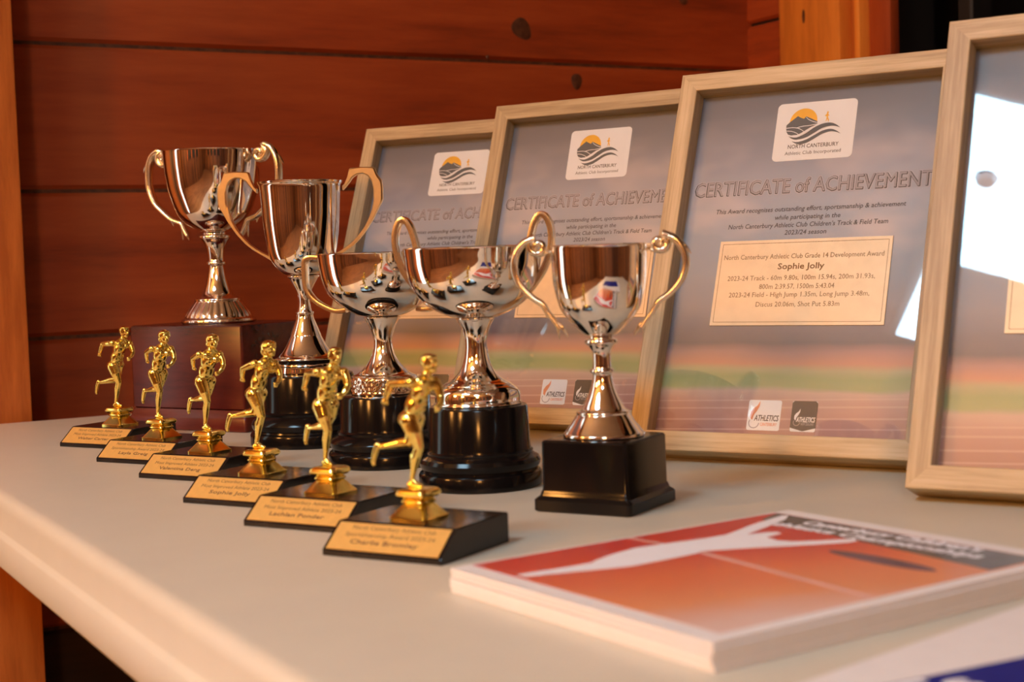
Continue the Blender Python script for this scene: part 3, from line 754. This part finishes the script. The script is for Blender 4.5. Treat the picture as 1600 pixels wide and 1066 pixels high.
# wide cup with hammered foot, square-shouldered handles
c3 = cup_empty('trophy_cup', .4986, 1.0915, 'wide-bowled silver cup with hammered foot between the gold-handled cup and the other wide cup', R(-20)-TH)
round_base(c3, [(.0455, .0), (.0467, .0012), (.0467, .0095), (.0458, .0112), (.0442, .0122), (.0440, .0138), (.0452, .0160), (.0455, .0188), (.0440, .0216), (.0405, .0240), (.0392, .0252), (.0395, .0270), (.0378, .0284), (.0372, .0310), (.0364, .0540), (.0356, .0556), (.0335, .0562)])
def hammer(a, z):
    if .0585 < z < .0690: return 1+.012*math.sin(36*a+(PI if int((z-.0585)/.0035) % 2 else 0))*math.sin(PI*((z-.0585) % .0035)/.0035)
    return 1.0
zz = [(.0564, .0268), (.0575, .0272), (.0585, .0270)]+[(.0585+.00058*k, .0268-.0000*k) for k in range(1, 19)]+[(.0697, .0262), (.0706, .0264), (.0716, .0250), (.0735, .0205), (.0799, .0139), (.0882, .0092), (.0979, .0072), (.1062, .0092), (.1125, .0118), (.1165, .0142), (.1180, .0146), (.1186, .0120)]
lathe('foot', [(r, z) for z, r in zz[:22]]+spline([(r, z) for z, r in zz[22:]], 5), M_SILVERH, c3, 216, hammer, 60)
c3b = [(.0008, .1183), (.0140, .1187), (.0210, .1207), (.0292, .1252), (.0369, .1314), (.0431, .1385), (.0467, .1478), (.0488, .1590), (.0495, .1650), (.0500, .1688)]
lathe('bowl', bowl_profile(c3b), M_SILVER, c3, 144, None, 60)
h3 = spline([(.0490, .1660), (.0560, .1672), (.0625, .1672), (.0665, .1645), (.0672, .1560), (.0668, .1440), (.0635, .1370), (.0575, .1310), (.0490, .1262), (.0400, .1232), (.0310, .1240)], 6)
for s in (-1, 1):
    sweep('handle', [(Vector((s*r, 0, z)), .0021, .0046-.0015*i/len(h3)) for i, (r, z) in enumerate(h3)], M_CHAMP, c3, 14, square=True)

# wide cup with high looped handles
c4 = cup_empty('trophy_cup', .5008, .9373, 'wide-bowled silver cup with high looped handles and domed foot on the largest round black base', R(-14)-TH)
round_base(c4, [(.0430, .0), (.0442, .0012), (.0442, .0092), (.0434, .0108), (.0420, .0116), (.0418, .0132), (.0432, .0155), (.0436, .0182), (.0422, .0208), (.0390, .0225), (.0380, .0236), (.0384, .0252), (.0370, .0264), (.0365, .0285), (.0354, .0560), (.0346, .0575), (.0325, .0581)])
c4p = [(.0582, .0312), (.0592, .0316), (.0604, .0310), (.0608, .0306), (.0640, .0307), (.0680, .0298), (.0705, .0276), (.0722, .0250), (.0727, .0246), (.0741, .0224), (.0764, .0182), (.0819, .0128), (.0888, .0096), (.0975, .0080), (.1057, .0080), (.1120, .0098), (.1170, .0124), (.1192, .0138), (.1204, .0136), (.1208, .0110)]
lathe('foot', spline([(r, z) for z, r in c4p], 4), M_SILVER, c4, 128, None, 55)
c4b = [(.0008, .1204), (.0145, .1208), (.0200, .1222), (.0283, .1258), (.0378, .1328), (.0447, .1427), (.0479, .1536), (.0492, .1640), (.0498, .1698)]
lathe('bowl', bowl_profile(c4b), M_SILVER, c4, 144, None, 60)
h4 = spline([(x, z) for x, z in px2([(652, 386), (649, 372), (643, 352), (634, 340), (624, 345), (618, 366), (620, 393), (630, 421), (643, 441), (661, 463), (681, 479), (708, 491)], 739, 386, .1704, 2193, .96)], 6)
for s in (-1, 1):
    sweep('handle', [(Vector((s*r, 0, z)), .0025, .0044-.0012*i/len(h4)) for i, (r, z) in enumerate(h4)], M_CHAMP, c4, 14, square=True)

# smaller cup on the square base
c5 = cup_empty('trophy_cup', .520, .803, 'smaller silver cup with scrolled handles on a square black base', R(-60))
sb = rect_stack('square_base', .0690, .0690, [(.0012, 0), (0, .001), (0, .0075), (.0008, .0085), (.0026, .0100), (.0032, .0120), (.0040, .0140), (.0042, .0440), (.0050, .0452), (.0060, .0455)], M_BLACK, c5, .003, 5)
e5 = c5
c5p = [(.0456, .0256), (.0462, .0264), (.0478, .0262), (.0484, .0254), (.0540, .0212), (.0585, .0182), (.0600, .0172), (.0610, .0174), (.0620, .0168), (.0628, .0146), (.0680, .0118), (.0760, .0080), (.0830, .0062), (.0860, .0062), (.0866, .0074), (.0878, .0077), (.0890, .0072), (.0896, .0060), (.0960, .0058), (.1002, .0062), (.1040, .0086), (.1052, .0104), (.1068, .0107), (.1080, .0100), (.1084, .0080), (.1100, .0078)]
lathe('foot', spline([(r, z) for z, r in c5p], 4), M_SILVER, c5, 112, None, 50)
c5b = [(.0008, .1098), (.0078, .1102), (.0110, .1116), (.0189, .1190), (.0230, .1240), (.0262, .1297), (.0294, .1433), (.0303, .1572), (.0307, .1678)]
lathe('bowl', bowl_profile(c5b), M_SILVER, c5, 128, None, 60)
rim = .1682
h5 = []
hl = bpy.data.objects.new('handle_tmp', None)
for s in (-1, 1):
    h = ornate_handle(c5, s, [(.0445, rim+.0045), (.0495, rim+.0020), (.0540, rim-.0045), (.0556, rim-.0120), (.0540, rim-.0200), (.0500, rim-.0265), (.0440, rim-.0325), (.0375, rim-.0370), (.0345, rim-.0420), (.0300, rim-.0480), (.0262, rim-.0535)],
                      (.0392, rim+.0000, .0010, .0062, R(70), 1.3),
                      [(.0505, rim+.001, .0590, rim-.0075, .0024), (.0360, rim-.0375, .0350, rim-.0465, .0022), (.0285, rim-.0490, .0215, rim-.0585, .0026), (.0290, rim-.050, .0270, rim-.0600, .0020)], 1.55)
    m = sweep('handle_mount', [(Vector((s*r, 0, z)), .0011, .0018) for r, z in spline([(.0302, rim-.004), (.0325, rim-.003), (.0350, rim-.0045), (.0390, rim-.0055)], 5)], M_CHAMP, c5, 10)
bpy.data.objects.remove(hl)
for ch in list(c5.children):                      # the cup is turned on its base: handles run nearly across the view
    if ch.name.split('.')[0] in ('handle', 'handle_mount'): ch.rotation_euler = (0, 0, R(60)-TH+R(-12))

# ------------------------------------------------------------------ running figure trophies
def capsule(bm, a, b, ra, rb, seg=14):
    a, b = Vector(a), Vector(b); ax = (b-a); L = ax.length; ax.normalize()
    u = ax.orthogonal().normalized(); w = ax.cross(u)
    prof = []
    for k in range(6): t = PI/2*k/5; prof.append((ra*math.sin(t), -ra*math.cos(t)))
    for k in range(6): t = PI/2*k/5; prof.append((rb*math.cos(t), L+rb*math.sin(t)))
    rings = []
    for r, h in prof:
        if r < 1e-6: rings.append([bm.verts.new(a+ax*h)])
        else: rings.append([bm.verts.new(a+ax*h+(u*math.cos(2*PI*k/seg)+w*math.sin(2*PI*k/seg))*r) for k in range(seg)])
    for p, q in zip(rings[:-1], rings[1:]):
        for k in range(seg):
            k2 = (k+1) % seg
            if len(p) == 1: bm.faces.new((p[0], q[k2], q[k]))
            elif len(q) == 1: bm.faces.new((p[k], p[k2], q[0]))
            else: bm.faces.new((p[k], p[k2], q[k2], q[k]))
def ellipsoid(bm, c, r, rot=None):
    m = Matrix.Translation(Vector(c)) @ (rot.to_4x4() if rot else Matrix.Identity(4)) @ Matrix.Diagonal((*r, 1))
    bmesh.ops.create_uvsphere(bm, u_segments=20, v_segments=14, radius=1.0, matrix=m)
def limb(bm, pts):
    for (a, ra), (b, rb) in zip(pts[:-1], pts[1:]): capsule(bm, a, b, ra, rb)
def fist(bm, c, d, s=1.0):
    """closed hand: palm, four curled fingers, thumb; d = direction of the forearm"""
    c, d = Vector(c), Vector(d).normalized()
    side = d.cross(Vector((0, 0, 1))).normalized(); up_ = side.cross(d)
    ellipsoid(bm, c, (1.7*s, 1.3*s, 1.9*s), Matrix((d, side, up_)).transposed())
    for i in range(4):
        o = c+up_*(1.35-0.9*i)*s+d*1.1*s
        capsule(bm, o, o+side*1.3*s+d*.4*s, .55*s, .5*s, 8); capsule(bm, o+side*1.3*s+d*.4*s, o+side*1.5*s-d*.7*s, .5*s, .45*s, 8)
    capsule(bm, c+up_*1.6*s, c+up_*1.5*s+d*1.5*s+side*.9*s, .6*s, .5*s, 8)
def runner_mesh(male):
    bm = bmesh.new()
    hw = 1.0 if male else 0.93
    kn, hipR, hipL = (5.8, -2.4, 23.5), (0.9, -3.9, 39.0), (1.4, 4.0, 39.0)
    # standing leg
    limb(bm, [(hipR, 5.6), ((3.8, -3.2, 31), 4.5), (kn, 2.95)])
    limb(bm, [(kn, 2.9), ((3.4, -2.0, 17.5), 2.9), ((1.3, -1.5, 9), 1.8), ((0, -1.2, 4.6), 1.5)])
    capsule(bm, (2.2, -1.9, 18.5), (1.0, -1.6, 13), 2.3, 1.4)
    ellipsoid(bm, (6.6, -2.4, 23.9), (2.0, 2.1, 2.3))
    limb(bm, [((-1.6, -1.2, 1.9), 1.75), ((2.5, -1.0, 1.9), 1.75), ((6.0, -1.0, 1.2), 1.25)])
    capsule(bm, (0, -1.2, 4.6), (3.0, -1.0, 2.4), 1.5, 1.5)
    # trailing leg, shin thrown back, toes hanging
    lk, la = (-2.8, 3.2, 25.5), (-22.4, 3.0, 22.6)
    limb(bm, [(hipL, 5.5), ((-0.8, 3.8, 32.0), 4.4), (lk, 3.0)])
    limb(bm, [(lk, 3.0), ((-9.5, 3.3, 24.8), 2.9), ((-17.0, 3.1, 23.4), 1.9), (la, 1.55)])
    capsule(bm, (-7.5, 3.4, 26.0), (-12.5, 3.3, 25.4), 2.2, 1.4)
    limb(bm, [((-23.4, 3.0, 23.6), 1.9), ((-25.2, 3.0, 19.0), 1.9), ((-26.6, 3.0, 14.4), 1.5), ((-26.2, 3.0, 12.2), 1.2)])
    # pelvis, torso
    ellipsoid(bm, (0.8, 0, 40.8), (5.9, 7.1*(1.0 if male else 1.05), 5.8))
    ellipsoid(bm, (-2.2, -2.9, 39.6), (4.0, 3.9, 4.4)); ellipsoid(bm, (-2.0, 2.9, 39.4), (4.0, 3.9, 4.4))
    wst = 7.3 if male else 6.9
    rotz = Matrix.Rotation(R(20), 3, 'Z') @ Matrix.Rotation(R(16), 3, 'Y')
    ellipsoid(bm, (3.2, 0, 47.6), (5.7, wst, 8.4), Matrix.Rotation(R(12), 3, 'Z') @ Matrix.Rotation(R(18), 3, 'Y'))
    ellipsoid(bm, (7.0, -0.4, 55.6), (5.6, 8.3*hw, 8.2), rotz)
    ellipsoid(bm, (9.0, -0.5, 60.4), (4.2, 8.4*hw, 4.2), rotz)
    if male:
        ellipsoid(bm, (10.8, -3.7, 58.4), (2.6, 3.6, 2.8), rotz); ellipsoid(bm, (12.6, 2.4, 58.0), (2.6, 3.6, 2.8), rotz)
        for k in range(3):
            for sd in (-1.5, 1.5): ellipsoid(bm, (7.4+k*1.1, sd, 45.0+3.2*k), (1.5, 1.7, 1.7))
    else:
        ellipsoid(bm, (11.0, -3.2, 57.0), (3.2, 3.2, 2.9), rotz); ellipsoid(bm, (12.8, 2.4, 56.6), (3.2, 3.2, 2.9), rotz)
    # shoulders and arms
    rs, ls = (5.0, -8.2*hw, 61.2), (13.0, 6.8*hw, 60.4)
    ka = 1.08 if male else 1.0
    ellipsoid(bm, rs, (3.0*ka, 2.9*ka, 2.9*ka)); ellipsoid(bm, ls, (3.0*ka, 2.9*ka, 2.9*ka))
    re, rh, hd_ = ((-9.0, -5.6, 60.2), (-12.2, -6.4, 51.6), (-12.6, -6.6, 50.2)) if male else ((-5.6, -6.2, 57.6), (-7.2, -4.6, 51.2), (-7.5, -4.3, 49.8))
    mid = tuple((a+b)/2 for a, b in zip(rs, re)); mid2 = tuple((a+b)/2 for a, b in zip(re, rh))
    limb(bm, [(rs, 2.6*ka), (mid, 2.45*ka), (re, 1.9*ka)]); limb(bm, [(re, 1.95*ka), (mid2, 1.95*ka), (rh, 1.35*ka)])
    fist(bm, hd_, (-.3, 0, -1), 1.1 if male else 1.0)
    le, lh = (17.0, 6.4, 51.6), (17.6, 1.2, 46.4)
    limb(bm, [(ls, 2.6*ka), ((15.2, 6.9, 56), 2.5*ka), (le, 1.9*ka)]); limb(bm, [(le, 1.95*ka), ((17.8, 4.0, 48.9), 2.0*ka), (lh, 1.35*ka)])
    fist(bm, (17.8, -0.2, 45.8), (0.2, -1, -.35), 1.1 if male else 1.0)
    # neck and head
    capsule(bm, (9.6, -0.2, 62.5), (12.0, 0.2, 67.0), 2.9*ka, 2.4*ka)
    capsule(bm, (8.6, -5.4, 62.0), (11.0, -0.4, 65.0), 1.8, 2.2); capsule(bm, (12.2, 4.4, 61.6), (11.4, 0.6, 65.0), 1.8, 2.2)
    hz = Matrix.Rotation(R(-14), 3, 'Z')
    hc = Vector((13.0, 0.2, 71.4))
    hs_ = 1.12
    def hp(x, y, z): return hc+hz @ Vector((x*hs_, y*hs_, z*hs_))
    def he(c, r): ellipsoid(bm, hp(*c), tuple(q*hs_ for q in r), hz)
    he((0, 0, 0), (4.2, 3.6, 4.5))
    he((1.2, 0, -2.4), (2.9, 2.8, 3.0))           # jaw
    he((2.9, 0, -4.1), (1.2, 1.5, 1.0))           # chin
    capsule(bm, hp(3.9, 0, 0.5), hp(4.9, 0, -1.2), .6, .8, 8)   # nose
    capsule(bm, hp(3.6, -1.7, 1.0), hp(3.6, 1.7, 1.0), .8, .8, 8)   # brow
    capsule(bm, hp(3.7, -.9, -2.7), hp(3.7, .9, -2.7), .6, .6, 8)   # lips
    for sd in (-1, 1): he((-.2, sd*3.6, -.5), (1.0, .55, 1.5))
    if male:
        he((-.5, 0, 1.3), (4.5, 4.0, 3.8))
        for k in range(7):
            a = R(-75+150*k/6)
            he((2.3*math.cos(a)+.4, 2.5*math.sin(a), 3.1), (1.5, 1.3, 1.2))
        # running shorts: flared hems
        capsule(bm, hipR, (3.4, -3.5, 32.5), 5.5, 4.9); capsule(bm, hipL, (-0.4, 3.9, 33.0), 5.4, 4.9)
    else:
        he((-.9, 0, 1.0), (5.0, 4.9, 4.3))        # full bobbed hair
        he((-2.4, 0, -1.6), (3.4, 4.5, 3.6))
        he((1.6, 0, 2.8), (2.7, 3.8, 1.9))
        capsule(bm, hipR, (2.6, -3.6, 35.0), 5.4, 4.9); capsule(bm, hipL, (0.2, 4.0, 35.0), 5.3, 4.9)
    for v in bm.verts: v.co *= .001
    me = bpy.data.meshes.new('runner'); bm.to_mesh(me); bm.free()
    o = bpy.data.objects.new('runner_tmp', me); COL.objects.link(o)
    rm = o.modifiers.new('r', 'REMESH'); rm.mode = 'VOXEL'; rm.voxel_size = .00042
    sm = o.modifiers.new('s', 'SMOOTH'); sm.factor = 0.5; sm.iterations = 4
    dg = bpy.context.evaluated_depsgraph_get(); dg.update()
    out = bpy.data.meshes.new_from_object(o.evaluated_get(dg))
    bpy.data.objects.remove(o)
    out.name = 'runner'; out.materials.clear(); out.materials.append(M_GOLD)
    out.polygons.foreach_set('use_smooth', [True]*len(out.polygons))
    return out
ME_MAN, ME_WOMAN = runner_mesh(True), runner_mesh(False)

BWD, BDP, BHT = .0790, .0720, .0172
def fig_base_mesh():
    """black wedge-fronted marble base: X along the front, Y to the back, origin front-left bottom"""
    prof = [(0.0006, 0), (0.0, .0006), (0.0, .0028), (.0006, .0034), (.0166, BHT-.0006), (.0175, BHT), (BDP-.0008, BHT), (BDP, BHT-.0008), (BDP, .0006), (BDP-.0006, 0)]
    bm = bmesh.new()
    rings = []
    for x, ins in ((0, .0007), (.0007, 0), (BWD-.0007, 0), (BWD, .0007)):
        ring = []
        for y, z in prof:
            yy = min(max(y, ins), BDP-ins); zz_ = min(max(z, 0), BHT-ins)
            ring.append(bm.verts.new((x, yy, zz_)))
        rings.append(ring)
    n = len(prof)
    for a, b in zip(rings[:-1], rings[1:]):
        for k in range(n): bm.faces.new((a[k], a[(k+1) % n], b[(k+1) % n], b[k]))
    bm.faces.new(rings[0][::-1]); bm.faces.new(rings[-1])
    bmesh.ops.recalc_face_normals(bm, faces=bm.faces)
    me = bpy.data.meshes.new('marble_base'); bm.to_mesh(me); bm.free(); me.materials.append(M_MARBLE)
    me.polygons.foreach_set('use_smooth', [True]*len(me.polygons)); me.set_sharp_from_angle(angle=R(25))
    return me
ME_BASE = fig_base_mesh()
PED = None
FIGS = [
    ((0.3110, 1.4114), True, 50, 'Most Improved Athlete 2023-24', 'Walter Carter', 'gold male runner trophy farthest from the camera, at the far end of the row'),
    ((0.3103, 1.2736), False, 36, 'Sportsmanship Award 2023-24', 'Layla Greig', 'gold female runner trophy, farthest of the three, second in the row'),
    ((0.3124, 1.1509), False, 37, 'Most Improved Athlete 2023-24', 'Valentina Deng', 'gold female runner trophy third in the row, before the red box corner'),
    ((0.3029, 1.0060), False, 58, 'Most Improved Athlete 2023-24', 'Sophie Jolly', 'gold female runner trophy fourth in the row, turned sideways beside the tall cup base'),
    ((0.3060, 0.8900), True, 36, 'Most Improved Athlete 2023-24', 'Lachlan Ponder', 'gold male runner trophy fifth in the row, facing forward'),
    ((0.3097, 0.7703), True, 64, 'Sportsmanship Award 2023-24', 'Charlie Bromley', 'gold male runner trophy nearest the camera, beside the red booklets')]
for (fx, fy), male, phi, l2, nm, label in FIGS:
    e = thing('runner_trophy', label, 'trophy', (fx, fy, TT), R(-60), 'running figure trophies in a row')
    b = bpy.data.objects.new('marble_base', ME_BASE); COL.objects.link(b); b.parent = e
    # plaque on the sloping front
    sl = math.atan2(BHT-.0006-.0034, .0166-.0006); SLn = math.hypot(.016, BHT-.004)
    pw, ph = .0745, SLn-.0014
    pq = box('plaque', 0, pw, 0, ph, 0, .0006, M_PLAQUE, e, .0001)
    pq.rotation_euler = (sl, 0, 0); pq.location = (.00225, .0006+.0007*math.cos(sl), .0034+.0007*math.sin(sl))
    text('plaque_lettering', 'North Canterbury Athletic Club', .0105, .0660, .0148, .0026, .00068, M_ENGR, pq, .004)
    text('plaque_lettering', l2, .0080, .0675, .0098, .0026, .00068, M_ENGR, pq, .004)
    wn = .0030*len(nm); text('plaque_lettering', nm, pw/2-wn/2-.001, pw/2+wn/2-.001, .0046, .0028, .00068, M_ENGR, pq, .03)
    # pedestal
    cx, cy = BWD/2+.0010, BDP/2+.0020
    pedp = [(0.0, BHT), (0.0, BHT+.0014), (.0008, BHT+.0020), (.0056, BHT+.0082), (.0060, BHT+.0086), (.0052, BHT+.0090), (.0049, BHT+.0097), (.0052, BHT+.0104), (.0060, BHT+.0109), (.0058, BHT+.0115), (.0040, BHT+.0122), (.0030, BHT+.0134), (.0028, BHT+.0146), (.0034, BHT+.0160), (.0046, BHT+.0169), (.0062, BHT+.0172)]
    pd_ = rect_stack('pedestal', .0262, .0262, pedp, M_GOLD, e, .0034, 5, 28); pd_.location = (cx, cy, 0)
    f = bpy.data.objects.new('runner', ME_MAN if male else ME_WOMAN); COL.objects.link(f); f.parent = e
    # heading: phi degrees to the right of the line towards the camera
    wx, wy = fx+(cx*math.cos(R(-60))-cy*math.sin(R(-60))), fy+(cx*math.sin(R(-60))+cy*math.cos(R(-60)))
    tocam = math.atan2(-wy, -wx)
    head = tocam+R(phi)
    f.rotation_euler = (0, 0, head+R(60)); f.scale = (0.985,)*3
    f.location = (cx-.002, cy, BHT+.0170)
    # keep the standing foot in the middle of the cap
    off = Matrix.Rotation(head+R(60), 3, 'Z') @ Vector((.002, -.0012, 0)); f.location -= off

# ------------------------------------------------------------------ booklets and sheets in the foreground
BKW, BKD, BKT = .229, .188, .00236
LP = Vector((0.3254, 0.6428))
ex = R(5.0)
def booklet(k, n):
    e = thing('booklet', 'white-edged booklet inside the stack under the red-covered one', 'booklet', (LP.x, LP.y, TT+.0002+k*(BKT+.00006)), ex, 'booklets in the foreground stack')
    dx, dy, dr = (random.uniform(-.0008, .0008), random.uniform(-.0008, .0008), random.uniform(-.003, .003)) if k < n-1 else (0, 0, 0)
    e.location.x += dx; e.location.y += dy; e.rotation_euler.z += dr
    box('pages', .0012, BKW, -BKD, 0, .0003, BKT-.0003, M_PAPER, e)
    box('cover', 0, BKW+.0004, -BKD-.0003, .0003, BKT-.0003, BKT, M_PAPER, e)
    box('cover', 0, BKW+.0004, -BKD-.0003, .0003, 0, .0003, M_PAPER, e)
    box('spine', -.0003, .0012, -BKD-.0003, .0003, .0, BKT, M_PAPER, e, .0004)
    return e
NB = 5
for k in range(NB):
    tb_ = booklet(k, NB)
    tb_['label'] = ('bottommost white-edged booklet of the stack, lying on the table', 'white-edged booklet second from the bottom of the red-topped stack', 'white-edged booklet in the middle of the red-topped stack', 'white-edged booklet directly under the red-covered one', '')[k]
tb_['label'] = 'topmost booklet of the stack with a red cover and white leaping figure'
cv = box('cover_print', 0, .206, 0, .178, 0, .00012, M_COVER, tb_)
cv.location = (.0110, -.1800, BKT)
def BP(x, y): return (x*.001-.0110, .1800-y*.001)     # booklet mm (right, towards near) -> print coords
zc = .00012
poly('title_band', [BP(*q) for q in ((216, 4), (216, 178), (179, 178), (196, 12))], zc, M_BAND, cv)
poly('white_figure', [BP(*q) for q in ((13.5, 36), (35, 38.5), (56.4, 39.2), (62.2, 35.3), (78, 29.5), (94.4, 25.4), (117, 28), (136, 31), (151.4, 31.5), (166, 26), (181.4, 20), (200, 15), (213, 11.2), (215, 14), (206, 21), (186, 29), (160, 38.5), (169, 41), (176, 44), (175, 49), (162, 51), (160, 60.4), (163, 68.2), (176, 77), (191, 85), (188, 90), (182, 90), (170, 84.5), (153, 75.2), (133, 64), (113.6, 55.3), (107.6, 57.2), (83.2, 58.5), (66, 58.5), (53.4, 55.2), (38, 50), (25.3, 46.0), (14, 43))], zc+.00005, M_CARD, cv)
def strip(a, b, w, mat, zz_):
    a, b = Vector(a), Vector(b); d = (b-a).normalized(); nn = Vector((-d.y, d.x))*w/2
    poly('lane_line', [BP(*(a+nn)), BP(*(b+nn)), BP(*(b-nn)), BP(*(a-nn))], zz_, mat, cv)
strip((111.4, 57), (99.8, 178), 4.0, M_LINE, zc+.00001); strip((109.5, 3), (112.2, 29), 3.0, M_LINE, zc+.00001)
poly('subtitle_patch', [BP(160+6.5*math.cos(a), 130+33*math.sin(a)) for a in [2*PI*i/24 for i in range(24)]], zc, M_NAVYS, cv)
def text_along(name, s, along0, along1, xpos, cap, mat, parent, zz_, off=0.0):
    """lettering that reads from the far edge to the near edge of the cover"""
    o = text(name, s, 0, along1-along0, 0, cap, 0, mat, parent, off)
    o.rotation_euler = (0, 0, R(-87)); p = BP(xpos, along0); o.location = (p[0], p[1], zz_)
    return o
text_along('cover_lettering', 'Canterbury Children\u2019s', 0, .112, 202.0, .0095, M_CARD, cv, zc+.0002, .05).location.y -= .036
text_along('cover_lettering', 'Athletics Championships', 0, .140, 188.0, .0090, M_CARD, cv, zc+.0002, .05).location.y -= .018

SH = Vector((0.342, 0.4135))
ps = thing('paper_sheets', 'plain white paper sheets at the bottom right corner under the blue flyer', 'paper', (SH.x, SH.y, TT+.0002), R(11.6))
for k in range(4):
    s_ = box('sheet', 0, .297, -.21, 0, 0, .0012, M_PAPER, ps); s_.location = (.0006*k, -.0005*k, .00125*k); s_.rotation_euler = (0, 0, R(.25*k))
bf = thing('blue_flyer', 'dark blue flyer with white lettering on the white sheets, bottom right corner', 'flyer', (0.330, 0.3942, TT+.0054), R(-2.9))
box('flyer_sheet', 0, .297, -.20, 0, 0, .0005, M_BLUE, bf)
text('flyer_lettering', 'Ts', .034, .068, -.022, .020, .0006, M_CARD, bf, .03)
